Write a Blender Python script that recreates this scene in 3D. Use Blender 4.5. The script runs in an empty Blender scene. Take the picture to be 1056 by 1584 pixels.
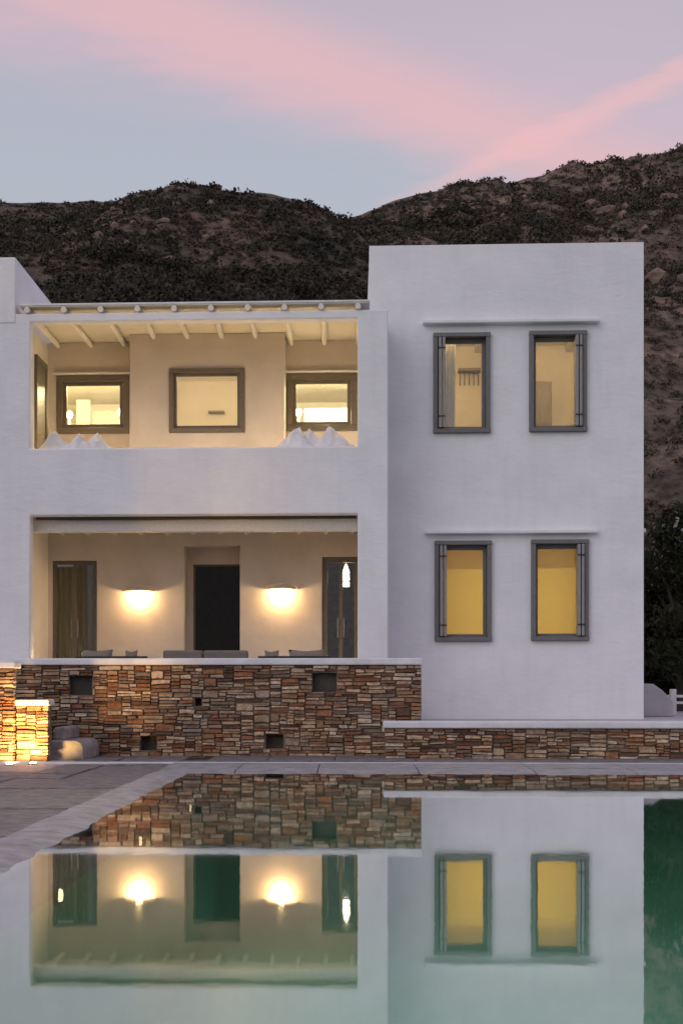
import bpy, bmesh, math, random
import numpy as np
from mathutils import Vector, Matrix, noise as mnoise
R = math.radians
sc = bpy.context.scene
C = sc.collection
random.seed(7); rng = np.random.default_rng(7)

# ------------------------------------------------------------------ camera
HC, F, PHI = 0.965, 2310.0, R(2.7)          # eye height above the water, focal length in photo pixels, yaw
PX, PY = 545.0 - F*math.tan(PHI), 1060.0    # principal point; (545,1060) is where the house's depth lines meet
cam = bpy.data.cameras.new('Camera'); camo = bpy.data.objects.new('Camera', cam); C.objects.link(camo)
camo.location = (0, 0, HC); camo.rotation_euler = (R(90), 0, PHI)
cam.sensor_fit = 'VERTICAL'; cam.sensor_height = 36; cam.sensor_width = 24
cam.lens = F/1584*36
cam.shift_x = (528-PX)/1584; cam.shift_y = (PY-792)/1584
cam.clip_start = 0.1; cam.clip_end = 3000
sc.camera = camo
sc.render.resolution_x, sc.render.resolution_y = 682, 1024
FW = Vector((-math.sin(PHI), math.cos(PHI), 0)); RT = Vector((math.cos(PHI), math.sin(PHI), 0)); UP = Vector((0, 0, 1))
def ray(x, y): return FW + RT*((x-PX)/F) + UP*((PY-y)/F)
def at(x, y, Y):                             # photo pixel -> point on the plane at depth Y
    d = ray(x, y); t = Y/d.y
    return Vector((d.x*t, Y, HC + d.z*t))
def atz(x, y, Z):                            # photo pixel -> point at height Z
    d = ray(x, y); t = (Z-HC)/d.z
    return Vector((d.x*t, d.y*t, Z))
def XA(x, Y, y=1060): return at(x, y, Y).x
def ZA(x, y, Y): return at(x, y, Y).z

# ------------------------------------------------------------------ sky, sun, exposure
sc.view_settings.view_transform = 'Standard'; sc.view_settings.look = 'None'
sc.view_settings.exposure = 0.0; sc.view_settings.gamma = 1.0
SUN_EL, SUN_AZ = R(24), R(215)               # soft afterglow behind the camera, to its left (azimuth clockwise from +Y)
W = bpy.data.worlds.new('World'); sc.world = W; W.use_nodes = True
nt = W.node_tree; nt.nodes.clear(); N = nt.nodes; L = nt.links
def nd(tree, kind, **kw):
    n = tree.nodes.new(kind)
    for k, v in kw.items():
        if k.startswith('i_'):
            key = k[2:]; key = int(key) if key.isdigit() else key.replace('_', ' ')
            n.inputs[key].default_value = v
        else: setattr(n, k, v)
    return n
def wm(op, a, b=None, c=None, clamp=False):
    n = N.new('ShaderNodeMath'); n.operation = op; n.use_clamp = clamp
    for i, v in enumerate((a, b, c)):
        if v is None: continue
        if isinstance(v, (int, float)): n.inputs[i].default_value = v
        else: L.new(v, n.inputs[i])
    return n.outputs[0]
def wdot(sock, vec):
    n = N.new('ShaderNodeVectorMath'); n.operation = 'DOT_PRODUCT'; L.new(sock, n.inputs[0]); n.inputs[1].default_value = vec
    return n.outputs['Value']
def wss(v, a, b, o0=0.0, o1=1.0):
    n = N.new('ShaderNodeMapRange'); n.interpolation_type = 'SMOOTHSTEP'; L.new(v, n.inputs[0])
    for i, q in enumerate((a, b, o0, o1)): n.inputs[i+1].default_value = q
    return n.outputs[0]
def wmix(f, a, b):
    n = N.new('ShaderNodeMix'); n.data_type = 'RGBA'
    for i, v in ((0, f), (6, a), (7, b)):
        if isinstance(v, (int, float)): n.inputs[i].default_value = v
        elif isinstance(v, tuple): n.inputs[i].default_value = v
        else: L.new(v, n.inputs[i])
    return n.outputs[2]
tc = N.new('ShaderNodeTexCoord'); DIR = tc.outputs['Generated']
sky = nd(nt, 'ShaderNodeTexSky', sky_type='NISHITA', sun_disc=False, sun_elevation=R(1.5), sun_rotation=SUN_AZ, altitude=50, air_density=1.2, dust_density=2.0, ozone_density=2.0)
skys = N.new('ShaderNodeVectorMath'); skys.operation = 'SCALE'; L.new(sky.outputs[0], skys.inputs[0]); skys.inputs['Scale'].default_value = 0.12
zc = wdot(DIR, (0, 0, 1))
ramp = N.new('ShaderNodeValToRGB'); L.new(zc, ramp.inputs[0]); cr = ramp.color_ramp
cr.elements[0].position = 0.0; cr.elements[0].color = (.47, .48, .55, 1)
cr.elements[1].position = 1.0; cr.elements[1].color = (.36, .38, .52, 1)
for p, c in ((.28, (.465, .515, .585, 1)), (.36, (.47, .485, .575, 1)), (.46, (.455, .44, .52, 1))):
    e = cr.elements.new(p); e.color = c
base = wmix(0.12, ramp.outputs[0], skys.outputs[0])
# wind-drawn noise for the high cloud
mp = N.new('ShaderNodeMapping'); L.new(DIR, mp.inputs[0]); mp.inputs['Rotation'].default_value = (0, R(16), 0); mp.inputs['Scale'].default_value = (2.2, 2.2, 11)
nz = nd(nt, 'ShaderNodeTexNoise', i_Scale=2.0, i_Detail=5.0, i_Roughness=.55, i_Distortion=.4); L.new(mp.outputs[0], nz.inputs['Vector'])
nz2 = nd(nt, 'ShaderNodeTexNoise', i_Scale=9.0, i_Detail=4.0, i_Roughness=.6); L.new(mp.outputs[0], nz2.inputs['Vector'])
wob = wm('MULTIPLY', wm('SUBTRACT', nz.outputs[0], .5), .035)
wob2 = wm('MULTIPLY', wm('SUBTRACT', nz2.outputs[0], .5), .022)
def circle(p, q):
    a, b = ray(*p).normalized(), ray(*q).normalized(); n = a.cross(b).normalized()
    return n if n.z > 0 else -n
# broad veil of cloud, sharp lower edge
s1 = wm('ADD', wm('ADD', wdot(DIR, circle((0, 112), (690, 246))), wob), wob2)
veil = wm('MULTIPLY', wss(s1, -.014, .030), wss(s1, .035, .115, 1.0, .30))
s1b = wm('ADD', wdot(DIR, circle((300, 40), (760, 205))), wob2)   # its denser spine
spine = wm('MULTIPLY', wss(s1b, -.042, .0), wss(s1b, .0, .040, 1.0, 0.0))
# the narrow streak that crosses it low on the right
s2 = wm('ADD', wdot(DIR, circle((640, 302), (1056, 105))), wob2)
streak = wm('MULTIPLY', wss(s2, -.014, 0.0), wss(s2, 0.0, .009, 1.0, 0.0))
right = wdot(DIR, tuple(RT))
rx = wss(right, .02, .14)
streak = wm('MULTIPLY', streak, rx)
below = wm('MULTIPLY', wss(right, .05, .18), wss(s1, -.09, .0, .75, .5))
tex = wss(nz2.outputs[0], .25, .75, .78, 1.08)
m1 = wm('MULTIPLY', wm('MULTIPLY', veil, .46), tex, clamp=True)
c1 = wmix(m1, base, (.70, .45, .52, 1))
c1 = wmix(wm('MULTIPLY', below, .30), c1, (.62, .47, .54, 1))
c2 = wmix(wm('MULTIPLY', spine, .54), c1, (.81, .46, .475, 1))
c3 = wmix(wm('MULTIPLY', streak, .50), c2, (.84, .48, .48, 1))
bg = N.new('ShaderNodeBackground'); L.new(c3, bg.inputs[0]); bg.inputs[1].default_value = 1.08
wo = N.new('ShaderNodeOutputWorld'); L.new(bg.outputs[0], wo.inputs[0])
sun = bpy.data.lights.new('Sun', 'SUN'); suno = bpy.data.objects.new('Sun', sun); C.objects.link(suno)
sun.energy = 0.68; sun.angle = R(50); sun.color = (1.0, .97, .97)
sd = Vector((math.sin(SUN_AZ)*math.cos(SUN_EL), math.cos(SUN_AZ)*math.cos(SUN_EL), math.sin(SUN_EL)))
suno.rotation_euler = (-sd).to_track_quat('-Z', 'Y').to_euler(); suno.location = (-20, -30, 30)
cy = sc.cycles
cy.use_denoising = True; cy.max_bounces = 10; cy.diffuse_bounces = 4; cy.transparent_max_bounces = 16
cy.sample_clamp_indirect = 60.0; cy.caustics_reflective = False; cy.caustics_refractive = False

# ------------------------------------------------------------------ materials
def mat(name): 
    m = bpy.data.materials.new(name); m.use_nodes = True; t = m.node_tree
    return m, t, t.nodes['Principled BSDF'], t.nodes['Material Output']
def noisy(name, col, col2, scale=6, rough=.8, bump=.2, bscale=40, detail=5, dist=.01, lo=.35, hi=.65, stretch=None):
    m, t, b, o = mat(name); l = t.links
    g = nd(t, 'ShaderNodeTexCoord')
    src = g.outputs['Object']
    if stretch:
        q = nd(t, 'ShaderNodeMapping'); l.new(src, q.inputs[0]); q.inputs['Scale'].default_value = stretch; src = q.outputs[0]
    n1 = nd(t, 'ShaderNodeTexNoise', i_Scale=scale, i_Detail=detail, i_Roughness=.6); l.new(src, n1.inputs['Vector'])
    r = nd(t, 'ShaderNodeValToRGB'); l.new(n1.outputs[0], r.inputs[0])
    r.color_ramp.elements[0].position = lo; r.color_ramp.elements[0].color = (*col, 1)
    r.color_ramp.elements[1].position = hi; r.color_ramp.elements[1].color = (*col2, 1)
    l.new(r.outputs[0], b.inputs['Base Color']); b.inputs['Roughness'].default_value = rough
    if bump:
        n2 = nd(t, 'ShaderNodeTexNoise', i_Scale=bscale, i_Detail=4.0); l.new(src, n2.inputs['Vector'])
        bp = nd(t, 'ShaderNodeBump', i_Strength=bump, i_Distance=dist); l.new(n2.outputs[0], bp.inputs['Height']); l.new(bp.outputs[0], b.inputs['Normal'])
    return m
def emis(name, col, s):
    m, t, b, o = mat(name); b.inputs['Base Color'].default_value = (*col, 1)
    b.inputs['Emission Color'].default_value = (*col, 1); b.inputs['Emission Strength'].default_value = s
    return m
M = {}
m, t, b, o = mat('plaster'); l = t.links; g = nd(t, 'ShaderNodeTexCoord')
n1 = nd(t, 'ShaderNodeTexNoise', i_Scale=1.5, i_Detail=7.0, i_Roughness=.62); l.new(g.outputs['Object'], n1.inputs['Vector'])
q = nd(t, 'ShaderNodeMapping'); l.new(g.outputs['Object'], q.inputs[0]); q.inputs['Scale'].default_value = (5, 5, .45)
n2 = nd(t, 'ShaderNodeTexNoise', i_Scale=1.6, i_Detail=5.0, i_Roughness=.6); l.new(q.outputs[0], n2.inputs['Vector'])
r1 = nd(t, 'ShaderNodeValToRGB'); l.new(n1.outputs[0], r1.inputs[0]); r1.color_ramp.elements[0].position = .30; r1.color_ramp.elements[0].color = (.75, .755, .785, 1); r1.color_ramp.elements[1].position = .68; r1.color_ramp.elements[1].color = (.84, .845, .865, 1)
r2 = nd(t, 'ShaderNodeValToRGB'); l.new(n2.outputs[0], r2.inputs[0]); r2.color_ramp.elements[0].position = .28; r2.color_ramp.elements[0].color = (.90, .89, .88, 1); r2.color_ramp.elements[1].position = .50; r2.color_ramp.elements[1].color = (1, 1, 1, 1)
mm = nd(t, 'ShaderNodeMix', data_type='RGBA', blend_type='MULTIPLY'); mm.inputs[0].default_value = .35; l.new(r1.outputs[0], mm.inputs[6]); l.new(r2.outputs[0], mm.inputs[7]); l.new(mm.outputs[2], b.inputs['Base Color'])
b.inputs['Roughness'].default_value = .88
q = nd(t, 'ShaderNodeMapping'); l.new(g.outputs['Object'], q.inputs[0]); q.inputs['Rotation'].default_value = (0, R(24), 0); q.inputs['Scale'].default_value = (1, 1, 2.6)
n3 = nd(t, 'ShaderNodeTexNoise', i_Scale=3.4, i_Detail=6.0, i_Roughness=.55, i_Distortion=.6); l.new(q.outputs[0], n3.inputs['Vector'])
bp = nd(t, 'ShaderNodeBump', i_Strength=.34, i_Distance=.03); l.new(n3.outputs[0], bp.inputs['Height']); l.new(bp.outputs[0], b.inputs['Normal']); M['plaster'] = m
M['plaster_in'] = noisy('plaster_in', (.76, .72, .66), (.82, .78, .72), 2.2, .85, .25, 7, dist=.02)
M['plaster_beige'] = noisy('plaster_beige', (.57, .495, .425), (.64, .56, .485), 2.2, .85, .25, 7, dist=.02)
M['cap'] = noisy('cap', (.66, .665, .69), (.80, .805, .82), 3, .8, .3, 12, dist=.02)
M['white_wood'] = noisy('white_wood', (.70, .66, .60), (.80, .76, .70), 8, .6, .2, 30, stretch=(4, .6, 4))
M['ceiling_board'] = noisy('ceiling_board', (.66, .61, .52), (.76, .71, .61), 5, .7, .2, 20, stretch=(1, 8, 1))
M['grey_frame'] = noisy('grey_frame', (.135, .132, .132), (.18, .176, .173), 10, .5, .1, 60, stretch=(6, 6, 1))
M['grey_light'] = noisy('grey_light', (.24, .235, .235), (.30, .295, .295), 10, .45, .1, 60, stretch=(6, 6, 1))
M['brown_frame'] = noisy('brown_frame', (.125, .102, .072), (.165, .135, .10), 10, .5, .1, 50, stretch=(1, 6, 6))
M['dark_metal'] = noisy('dark_metal', (.012, .012, .013), (.02, .02, .021), 20, .5, 0)
M['cushion_white'] = noisy('cushion_white', (.72, .71, .74), (.80, .79, .82), 6, .95, .3, 90)
M['cushion_grey'] = noisy('cushion_grey', (.20, .17, .14), (.26, .22, .185), 8, .95, .3, 90)
M['sofa_grey'] = noisy('sofa_grey', (.17, .145, .125), (.21, .185, .16), 8, .95, .3, 90)
M['wardrobe'] = noisy('wardrobe', (.20, .18, .16), (.25, .225, .20), 6, .5, .1, 40, stretch=(6, 6, 1))
M['linen_white'] = noisy('linen_white', (.78, .78, .80), (.84, .84, .86), 5, .95, .2, 60)
M['linen_taupe'] = noisy('linen_taupe', (.30, .25, .21), (.36, .30, .26), 9, .95, .2, 60)
M['reed'] = noisy('reed', (.06, .045, .03), (.16, .12, .075), 30, .8, .4, 60, stretch=(1, 12, 12))
M['floor_tile'] = noisy('floor_tile', (.30, .27, .24), (.38, .35, .31), 3, .6, .1, 30)
M['vent'] = noisy('vent', (.055, .05, .042), (.085, .078, .065), 6, .7, .2, 40)
M['mortar'] = noisy('mortar', (.13, .098, .075), (.25, .195, .15), 9, .95, .6, 30, dist=.03)
M['slab'] = noisy('slab', (.115, .107, .110), (.255, .238, .242), 7, .6, .9, 18, dist=.02, detail=9, lo=.38, hi=.66)
M['coping'] = noisy('coping', (.23, .225, .245), (.40, .39, .42), 5, .55, .6, 16, dist=.015, detail=8)
M['bed'] = noisy('bed', (.06, .055, .05), (.10, .09, .085), 5, .95, .5, 30)
M['old_plaster'] = noisy('old_plaster', (.22, .195, .19), (.40, .37, .36), 5, .9, .5, 14, dist=.02)
M['ledge'] = noisy('ledge', (.24, .21, .26), (.36, .32, .37), 3, .7, .3, 12)
M['pool'] = noisy('pool', (.37, .65, .49), (.42, .71, .54), .8, .7, .1, 6)
M['terrace'] = noisy('terrace', (.40, .385, .41), (.52, .50, .53), 2, .8, .3, 12)
M['ground'] = noisy('ground', (.10, .075, .05), (.17, .13, .09), .8, .95, .5, 4, dist=.05)
M['bark'] = noisy('bark', (.05, .04, .03), (.11, .09, .07), 6, .9, .8, 20, dist=.03, stretch=(3, 3, .6))
M['lens'] = emis('lens', (1.0, .86, .58), 14)
M['bulb'] = emis('bulb', (1.0, .84, .52), 16)
M['pool_lens'] = emis('pool_lens', (1.0, .62, .42), 9)
M['lantern_glass'] = emis('lantern_glass', (1.0, .92, .70), 3.2)
# fabric blind lit from behind
m, t, b, o = mat('blind'); l = t.links
g = nd(t, 'ShaderNodeTexCoord'); wv = nd(t, 'ShaderNodeTexWave', i_Scale=30.0, i_Distortion=1.0, i_Detail=2.0, bands_direction='Z'); l.new(g.outputs['Object'], wv.inputs['Vector'])
rr = nd(t, 'ShaderNodeValToRGB'); l.new(wv.outputs[0], rr.inputs[0]); rr.color_ramp.elements[0].color = (.62, .50, .215, 1); rr.color_ramp.elements[1].color = (.70, .57, .25, 1)
tl = nd(t, 'ShaderNodeBsdfTranslucent'); df = nd(t, 'ShaderNodeBsdfDiffuse'); l.new(rr.outputs[0], tl.inputs[0]); l.new(rr.outputs[0], df.inputs[0])
mx = nd(t, 'ShaderNodeMixShader', i_0=.3); l.new(tl.outputs[0], mx.inputs[1]); l.new(df.outputs[0], mx.inputs[2]); l.new(mx.outputs[0], o.inputs[0]); M['blind'] = m
m, t, b, o = mat('valance'); tl = nd(t, 'ShaderNodeBsdfTranslucent'); tl.inputs[0].default_value = (.74, .66, .52, 1); t.links.new(tl.outputs[0], o.inputs[0]); tp = nd(t, 'ShaderNodeBsdfTransparent'); mx = nd(t, 'ShaderNodeMixShader', i_0=.22); t.links.new(tl.outputs[0], mx.inputs[1]); t.links.new(tp.outputs[0], mx.inputs[2]); t.links.new(mx.outputs[0], o.inputs[0]); M['valance'] = m
m, t, b, o = mat('curtain_olive'); b.inputs['Base Color'].default_value = (.24, .21, .10, 1); b.inputs['Roughness'].default_value = .9; M['curtain_olive'] = m
# glass and water: a clear layer under a reflecting surface
def clear(name, tint, ior, power, rough, bump=None):
    m, t, b, o = mat(name); l = t.links; t.nodes.remove(b)
    ge = nd(t, 'ShaderNodeNewGeometry'); dt = nd(t, 'ShaderNodeVectorMath', operation='DOT_PRODUCT'); l.new(ge.outputs['Normal'], dt.inputs[0]); l.new(ge.outputs['Incoming'], dt.inputs[1])
    def mth(op, a, c):
        n = nd(t, 'ShaderNodeMath', operation=op)
        for i_, v in enumerate((a, c)):
            if v is None: continue
            if isinstance(v, (int, float)): n.inputs[i_].default_value = v
            else: l.new(v, n.inputs[i_])
        return n.outputs[0]
    f0 = ((ior-1)/(ior+1))**2
    sch = mth('ADD', mth('MULTIPLY', mth('POWER', mth('SUBTRACT', 1.0, mth('ABSOLUTE', dt.outputs['Value'], None)), 5.0), 1-f0), f0)
    pw = nd(t, 'ShaderNodeMath', operation='SUBTRACT'); pw.inputs[0].default_value = 1; l.new(mth('POWER', mth('SUBTRACT', 1.0, sch), power), pw.inputs[1])
    tr = nd(t, 'ShaderNodeBsdfTransparent'); tr.inputs[0].default_value = (*tint, 1)
    gl = nd(t, 'ShaderNodeBsdfGlossy'); gl.inputs['Roughness'].default_value = rough; gl.inputs['Color'].default_value = (1, 1, 1, 1)
    mx = nd(t, 'ShaderNodeMixShader'); l.new(pw.outputs[0], mx.inputs[0]); l.new(tr.outputs[0], mx.inputs[1]); l.new(gl.outputs[0], mx.inputs[2]); l.new(mx.outputs[0], o.inputs[0])
    if bump:
        g = nd(t, 'ShaderNodeTexCoord'); q = nd(t, 'ShaderNodeMapping'); l.new(g.outputs['Object'], q.inputs[0]); q.inputs['Scale'].default_value = (1, .55, 1)
        n = nd(t, 'ShaderNodeTexNoise', i_Scale=bump[0], i_Detail=3.0); l.new(q.outputs[0], n.inputs['Vector'])
        bp = nd(t, 'ShaderNodeBump', i_Strength=bump[1], i_Distance=bump[2]); l.new(n.outputs[0], bp.inputs['Height'])
        l.new(bp.outputs[0], gl.inputs['Normal'])
    return m
M['glass'] = clear('glass', (.93, .94, .92), 1.45, 1.0, .0)
M['glass_dark'] = clear('glass_dark', (.42, .44, .38), 1.25, 1.0, .0)
M['water'] = clear('water', (.73, 1.0, .88), 1.33, 2.5, .026, (2.6, .14, .004))
# walling stone: one colour per stone
PAL = [(0, (.12, .065, .042)), (.09, (.25, .165, .115)), (.19, (.36, .285, .21)), (.29, (.20, .095, .055)), (.37, (.45, .38, .30)), (.47, (.27, .215, .17)), (.57, (.28, .145, .080)),
       (.65, (.19, .15, .125)), (.73, (.40, .325, .24)), (.81, (.53, .465, .385)), (.88, (.23, .125, .078)), (.94, (.33, .285, .245))]
def stone_mat(name, island):
    m, t, b, o = mat(name); l = t.links
    src = nd(t, 'ShaderNodeNewGeometry').outputs['Random Per Island'] if island else nd(t, 'ShaderNodeObjectInfo').outputs['Random']
    r = nd(t, 'ShaderNodeValToRGB'); l.new(src, r.inputs[0]); cr = r.color_ramp; cr.interpolation = 'CONSTANT'
    cr.elements[0].color = (*PAL[0][1], 1); cr.elements.remove(cr.elements[1]); wmt = (1.08, .98, .86)
    for p, c in PAL[1:]: e = cr.elements.new(p); e.color = (*(a_*w_ for a_, w_ in zip(c, wmt)), 1)
    g = nd(t, 'ShaderNodeNewGeometry')
    n = nd(t, 'ShaderNodeTexNoise', i_Scale=16.0, i_Detail=5.0, i_Roughness=.65); l.new(g.outputs['Position'], n.inputs['Vector'])
    mr = nd(t, 'ShaderNodeMapRange'); l.new(n.outputs[0], mr.inputs[0])
    for i, v in enumerate((.3, .7, .70, 1.5)): mr.inputs[i+1].default_value = v
    vm = nd(t, 'ShaderNodeVectorMath', operation='SCALE'); l.new(r.outputs[0], vm.inputs[0]); l.new(mr.outputs[0], vm.inputs['Scale'])
    nr = nd(t, 'ShaderNodeTexNoise', i_Scale=1.7, i_Detail=4.0); l.new(g.outputs['Position'], nr.inputs['Vector'])
    m2 = nd(t, 'ShaderNodeMapRange'); l.new(nr.outputs[0], m2.inputs[0])
    for i_, v_ in enumerate((.48, .68, 0, .55)): m2.inputs[i_+1].default_value = v_
    mc = nd(t, 'ShaderNodeMix', data_type='RGBA', blend_type='MULTIPLY'); l.new(m2.outputs[0], mc.inputs[0]); l.new(vm.outputs[0], mc.inputs[6]); mc.inputs[7].default_value = (1.05, .72, .52, 1)
    l.new(mc.outputs[2], b.inputs['Base Color']); b.inputs['Roughness'].default_value = .85
    n2 = nd(t, 'ShaderNodeTexNoise', i_Scale=38.0, i_Detail=4.0); l.new(g.outputs['Position'], n2.inputs['Vector'])
    bp = nd(t, 'ShaderNodeBump', i_Strength=.6, i_Distance=.02); l.new(n2.outputs[0], bp.inputs['Height']); l.new(bp.outputs[0], b.inputs['Normal'])
    return m
M['stone'] = stone_mat('stone', False); M['stone_fill'] = stone_mat('stone_fill', True)
def leaf_mat(name, cols, patch=.06, sub=.0):
    m, t, b, o = mat(name); l = t.links
    g = nd(t, 'ShaderNodeNewGeometry')
    n = nd(t, 'ShaderNodeTexNoise', i_Scale=patch, i_Detail=4.0); l.new(g.outputs['Position'], n.inputs['Vector'])
    a = nd(t, 'ShaderNodeMath', operation='MULTIPLY_ADD'); l.new(g.outputs['Random Per Island'], a.inputs[0]); a.inputs[1].default_value = .45
    s = nd(t, 'ShaderNodeMath', operation='MULTIPLY_ADD'); l.new(n.outputs[0], s.inputs[0]); s.inputs[1].default_value = 1.5; s.inputs[2].default_value = -.5
    l.new(s.outputs[0], a.inputs[2])
    r = nd(t, 'ShaderNodeValToRGB'); l.new(a.outputs[0], r.inputs[0]); cr = r.color_ramp
    cr.elements[0].color = (*cols[0], 1); cr.elements[1].color = (*cols[-1], 1)
    for i, c in enumerate(cols[1:-1]): e = cr.elements.new((i+1)/(len(cols)-1)); e.color = (*c, 1)
    l.new(r.outputs[0], b.inputs['Base Color']); b.inputs['Roughness'].default_value = .8
    b.inputs['Specular IOR Level'].default_value = .2
    return m
M['scrub'] = leaf_mat('scrub', [(.022, .024, .018), (.040, .038, .026), (.065, .056, .040), (.10, .078, .055)], .09)
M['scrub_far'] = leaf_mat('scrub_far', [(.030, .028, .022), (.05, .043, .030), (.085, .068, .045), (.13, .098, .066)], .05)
M['tree_leaf'] = leaf_mat('tree_leaf', [(.020, .026, .014), (.04, .045, .022), (.07, .066, .034)], .6)
M['skylit_patch'] = leaf_mat('skylit_patch', [(.55, .52, .50), (.7, .68, .66)], 1)  # near-white leaf colour that imitates sky-lit patches in the foliage
def hill_mat(name, k):
    m, t, b, o = mat(name); l = t.links
    g = nd(t, 'ShaderNodeTexCoord')
    n = nd(t, 'ShaderNodeTexNoise', i_Scale=.09, i_Detail=8.0, i_Roughness=.7); l.new(g.outputs['Object'], n.inputs['Vector'])
    r = nd(t, 'ShaderNodeValToRGB'); l.new(n.outputs[0], r.inputs[0]); cr = r.color_ramp
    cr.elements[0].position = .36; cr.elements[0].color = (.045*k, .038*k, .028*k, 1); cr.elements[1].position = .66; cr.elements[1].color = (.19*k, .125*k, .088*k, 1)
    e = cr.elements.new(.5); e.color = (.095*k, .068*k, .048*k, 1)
    n4 = nd(t, 'ShaderNodeTexNoise', i_Scale=1.1, i_Detail=9.0, i_Roughness=.75); l.new(g.outputs['Object'], n4.inputs['Vector'])
    mr = nd(t, 'ShaderNodeMapRange'); l.new(n4.outputs[0], mr.inputs[0])
    for i_, v_ in enumerate((.38, .62, .35, 1.5)): mr.inputs[i_+1].default_value = v_
    vm = nd(t, 'ShaderNodeVectorMath', operation='SCALE'); l.new(r.outputs[0], vm.inputs[0]); l.new(mr.outputs[0], vm.inputs['Scale'])
    l.new(vm.outputs[0], b.inputs['Base Color']); b.inputs['Roughness'].default_value = .95
    n2 = nd(t, 'ShaderNodeTexNoise', i_Scale=1.6, i_Detail=6.0); l.new(g.outputs['Object'], n2.inputs['Vector'])
    bp = nd(t, 'ShaderNodeBump', i_Strength=.8, i_Distance=.4); l.new(n2.outputs[0], bp.inputs['Height']); l.new(bp.outputs[0], b.inputs['Normal'])
    return m
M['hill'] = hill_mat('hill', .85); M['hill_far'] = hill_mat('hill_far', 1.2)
M['rock'] = noisy('rock', (.12, .075, .052), (.27, .19, .145), 1.2, .9, .8, 6, dist=.1)

# ------------------------------------------------------------------ mesh helpers
class MB:
    def __init__(s): s.v = []; s.f = []
    def add(s, v, f):
        o = len(s.v); s.v += [tuple(q) for q in v]; s.f += [tuple(i+o for i in q) for q in f]; return s
    def box(s, x0, x1, y0, y1, z0, z1):
        v = [(x, y, z) for z in (z0, z1) for y in (y0, y1) for x in (x0, x1)]
        return s.add(v, [(0, 2, 3, 1), (4, 5, 7, 6), (0, 1, 5, 4), (2, 6, 7, 3), (0, 4, 6, 2), (1, 3, 7, 5)])
    def tube(s, pts, rad, n=10, cap=True):
        pts = [Vector(p) for p in pts]; k = len(pts)
        rad = [rad]*k if isinstance(rad, (int, float)) else rad
        v = []; f = []
        for i, p in enumerate(pts):
            d = (pts[min(i+1, k-1)]-pts[max(i-1, 0)]).normalized()
            a = d.orthogonal().normalized() if i == 0 else (a - d*a.dot(d)).normalized()
            b = d.cross(a)
            v += [p + (a*math.cos(2*math.pi*j/n)+b*math.sin(2*math.pi*j/n))*rad[i] for j in range(n)]
        for i in range(k-1):
            for j in range(n): f.append((i*n+j, i*n+(j+1) % n, (i+1)*n+(j+1) % n, (i+1)*n+j))
        if cap: f += [tuple(reversed(range(n))), tuple(range((k-1)*n, k*n))]
        return s.add(v, f)
    def lathe(s, c, prof, n=20, half=False):          # profile (r, z) turned about the vertical through c; half = only the side towards -Y
        v = []; f = []; m = n+1 if half else n
        for r, z in prof:
            for j in range(m):
                a = math.pi*(1+j/n) if half else 2*math.pi*j/n
                v.append((c[0]+r*math.cos(a), c[1]+r*math.sin(a), c[2]+z))
        for i in range(len(prof)-1):
            for j in range(n):
                j2 = j+1 if half else (j+1) % n
                f.append((i*m+j, i*m+j2, (i+1)*m+j2, (i+1)*m+j))
        return s.add(v, f)
    def mesh(s, name):
        me = bpy.data.meshes.new(name); me.from_pydata(s.v, [], s.f)
        bm = bmesh.new(); bm.from_mesh(me); bmesh.ops.recalc_face_normals(bm, faces=bm.faces); bm.to_mesh(me); bm.free()
        return me
    def build(s, name, m, parent=None, bevel=0, smooth=False, seg=2):
        return link(name, s.mesh(name), m, parent, bevel, smooth, seg)
def link(name, me, m, parent=None, bevel=0, smooth=False, seg=2):
    o = bpy.data.objects.new(name, me); C.objects.link(o)
    if m and not me.materials: me.materials.append(M[m])
    if parent is not None:
        o.parent = parent
        o.location = -parent.location if parent.parent is None else (0, 0, 0)
    if bevel:
        b = o.modifiers.new('Bevel', 'BEVEL'); b.width = bevel; b.segments = seg; b.limit_method = 'ANGLE'; b.angle_limit = R(40)
    if smooth:
        for p in me.polygons: p.use_smooth = True
    return o
def tag(o, label, cat, group=None):
    o['label'] = label; o['category'] = cat
    if group: o['group'] = group
    return o
def struct(o): o['kind'] = 'structure'; return o
def thing(name, label, cat, loc, group=None):
    o = bpy.data.objects.new(name, None); C.objects.link(o); o.location = loc; o.empty_display_size = .2
    return tag(o, label, cat, group)
def box(name, m, p, x0, x1, y0, y1, z0, z1, bevel=0, parent_mb=None, seg=2):
    return MB().box(x0, x1, y0, y1, z0, z1).build(name, m, p, bevel, seg=seg)
def holed_wall(x0, x1, z0, z1, y, th, holes, jx=0):      # a solid wall in the XZ plane with rectangular openings
    xs = sorted({x0, x1} | {q for h in holes for q in h[:2] if x0 < q < x1}); zs = sorted({z0, z1} | {q for h in holes for q in h[2:] if z0 < q < z1})
    bm = bmesh.new(); vs = {}
    def V(x, z):
        k = (round(x, 5), round(z, 5))
        if k not in vs: vs[k] = bm.verts.new((x, y, z))
        return vs[k]
    for a, b in zip(xs, xs[1:]):
        for c, d in zip(zs, zs[1:]):
            mx, mz = (a+b)/2, (c+d)/2
            if any(h[0] < mx < h[1] and h[2] < mz < h[3] for h in holes): continue
            bm.faces.new((V(a, c), V(b, c), V(b, d), V(a, d)))
    r = bmesh.ops.extrude_face_region(bm, geom=list(bm.faces))
    bmesh.ops.translate(bm, vec=(0, th, 0), verts=[g for g in r['geom'] if isinstance(g, bmesh.types.BMVert)])
    bmesh.ops.recalc_face_normals(bm, faces=bm.faces)
    me = bpy.data.meshes.new('wall'); bm.to_mesh(me); bm.free(); return me
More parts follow.
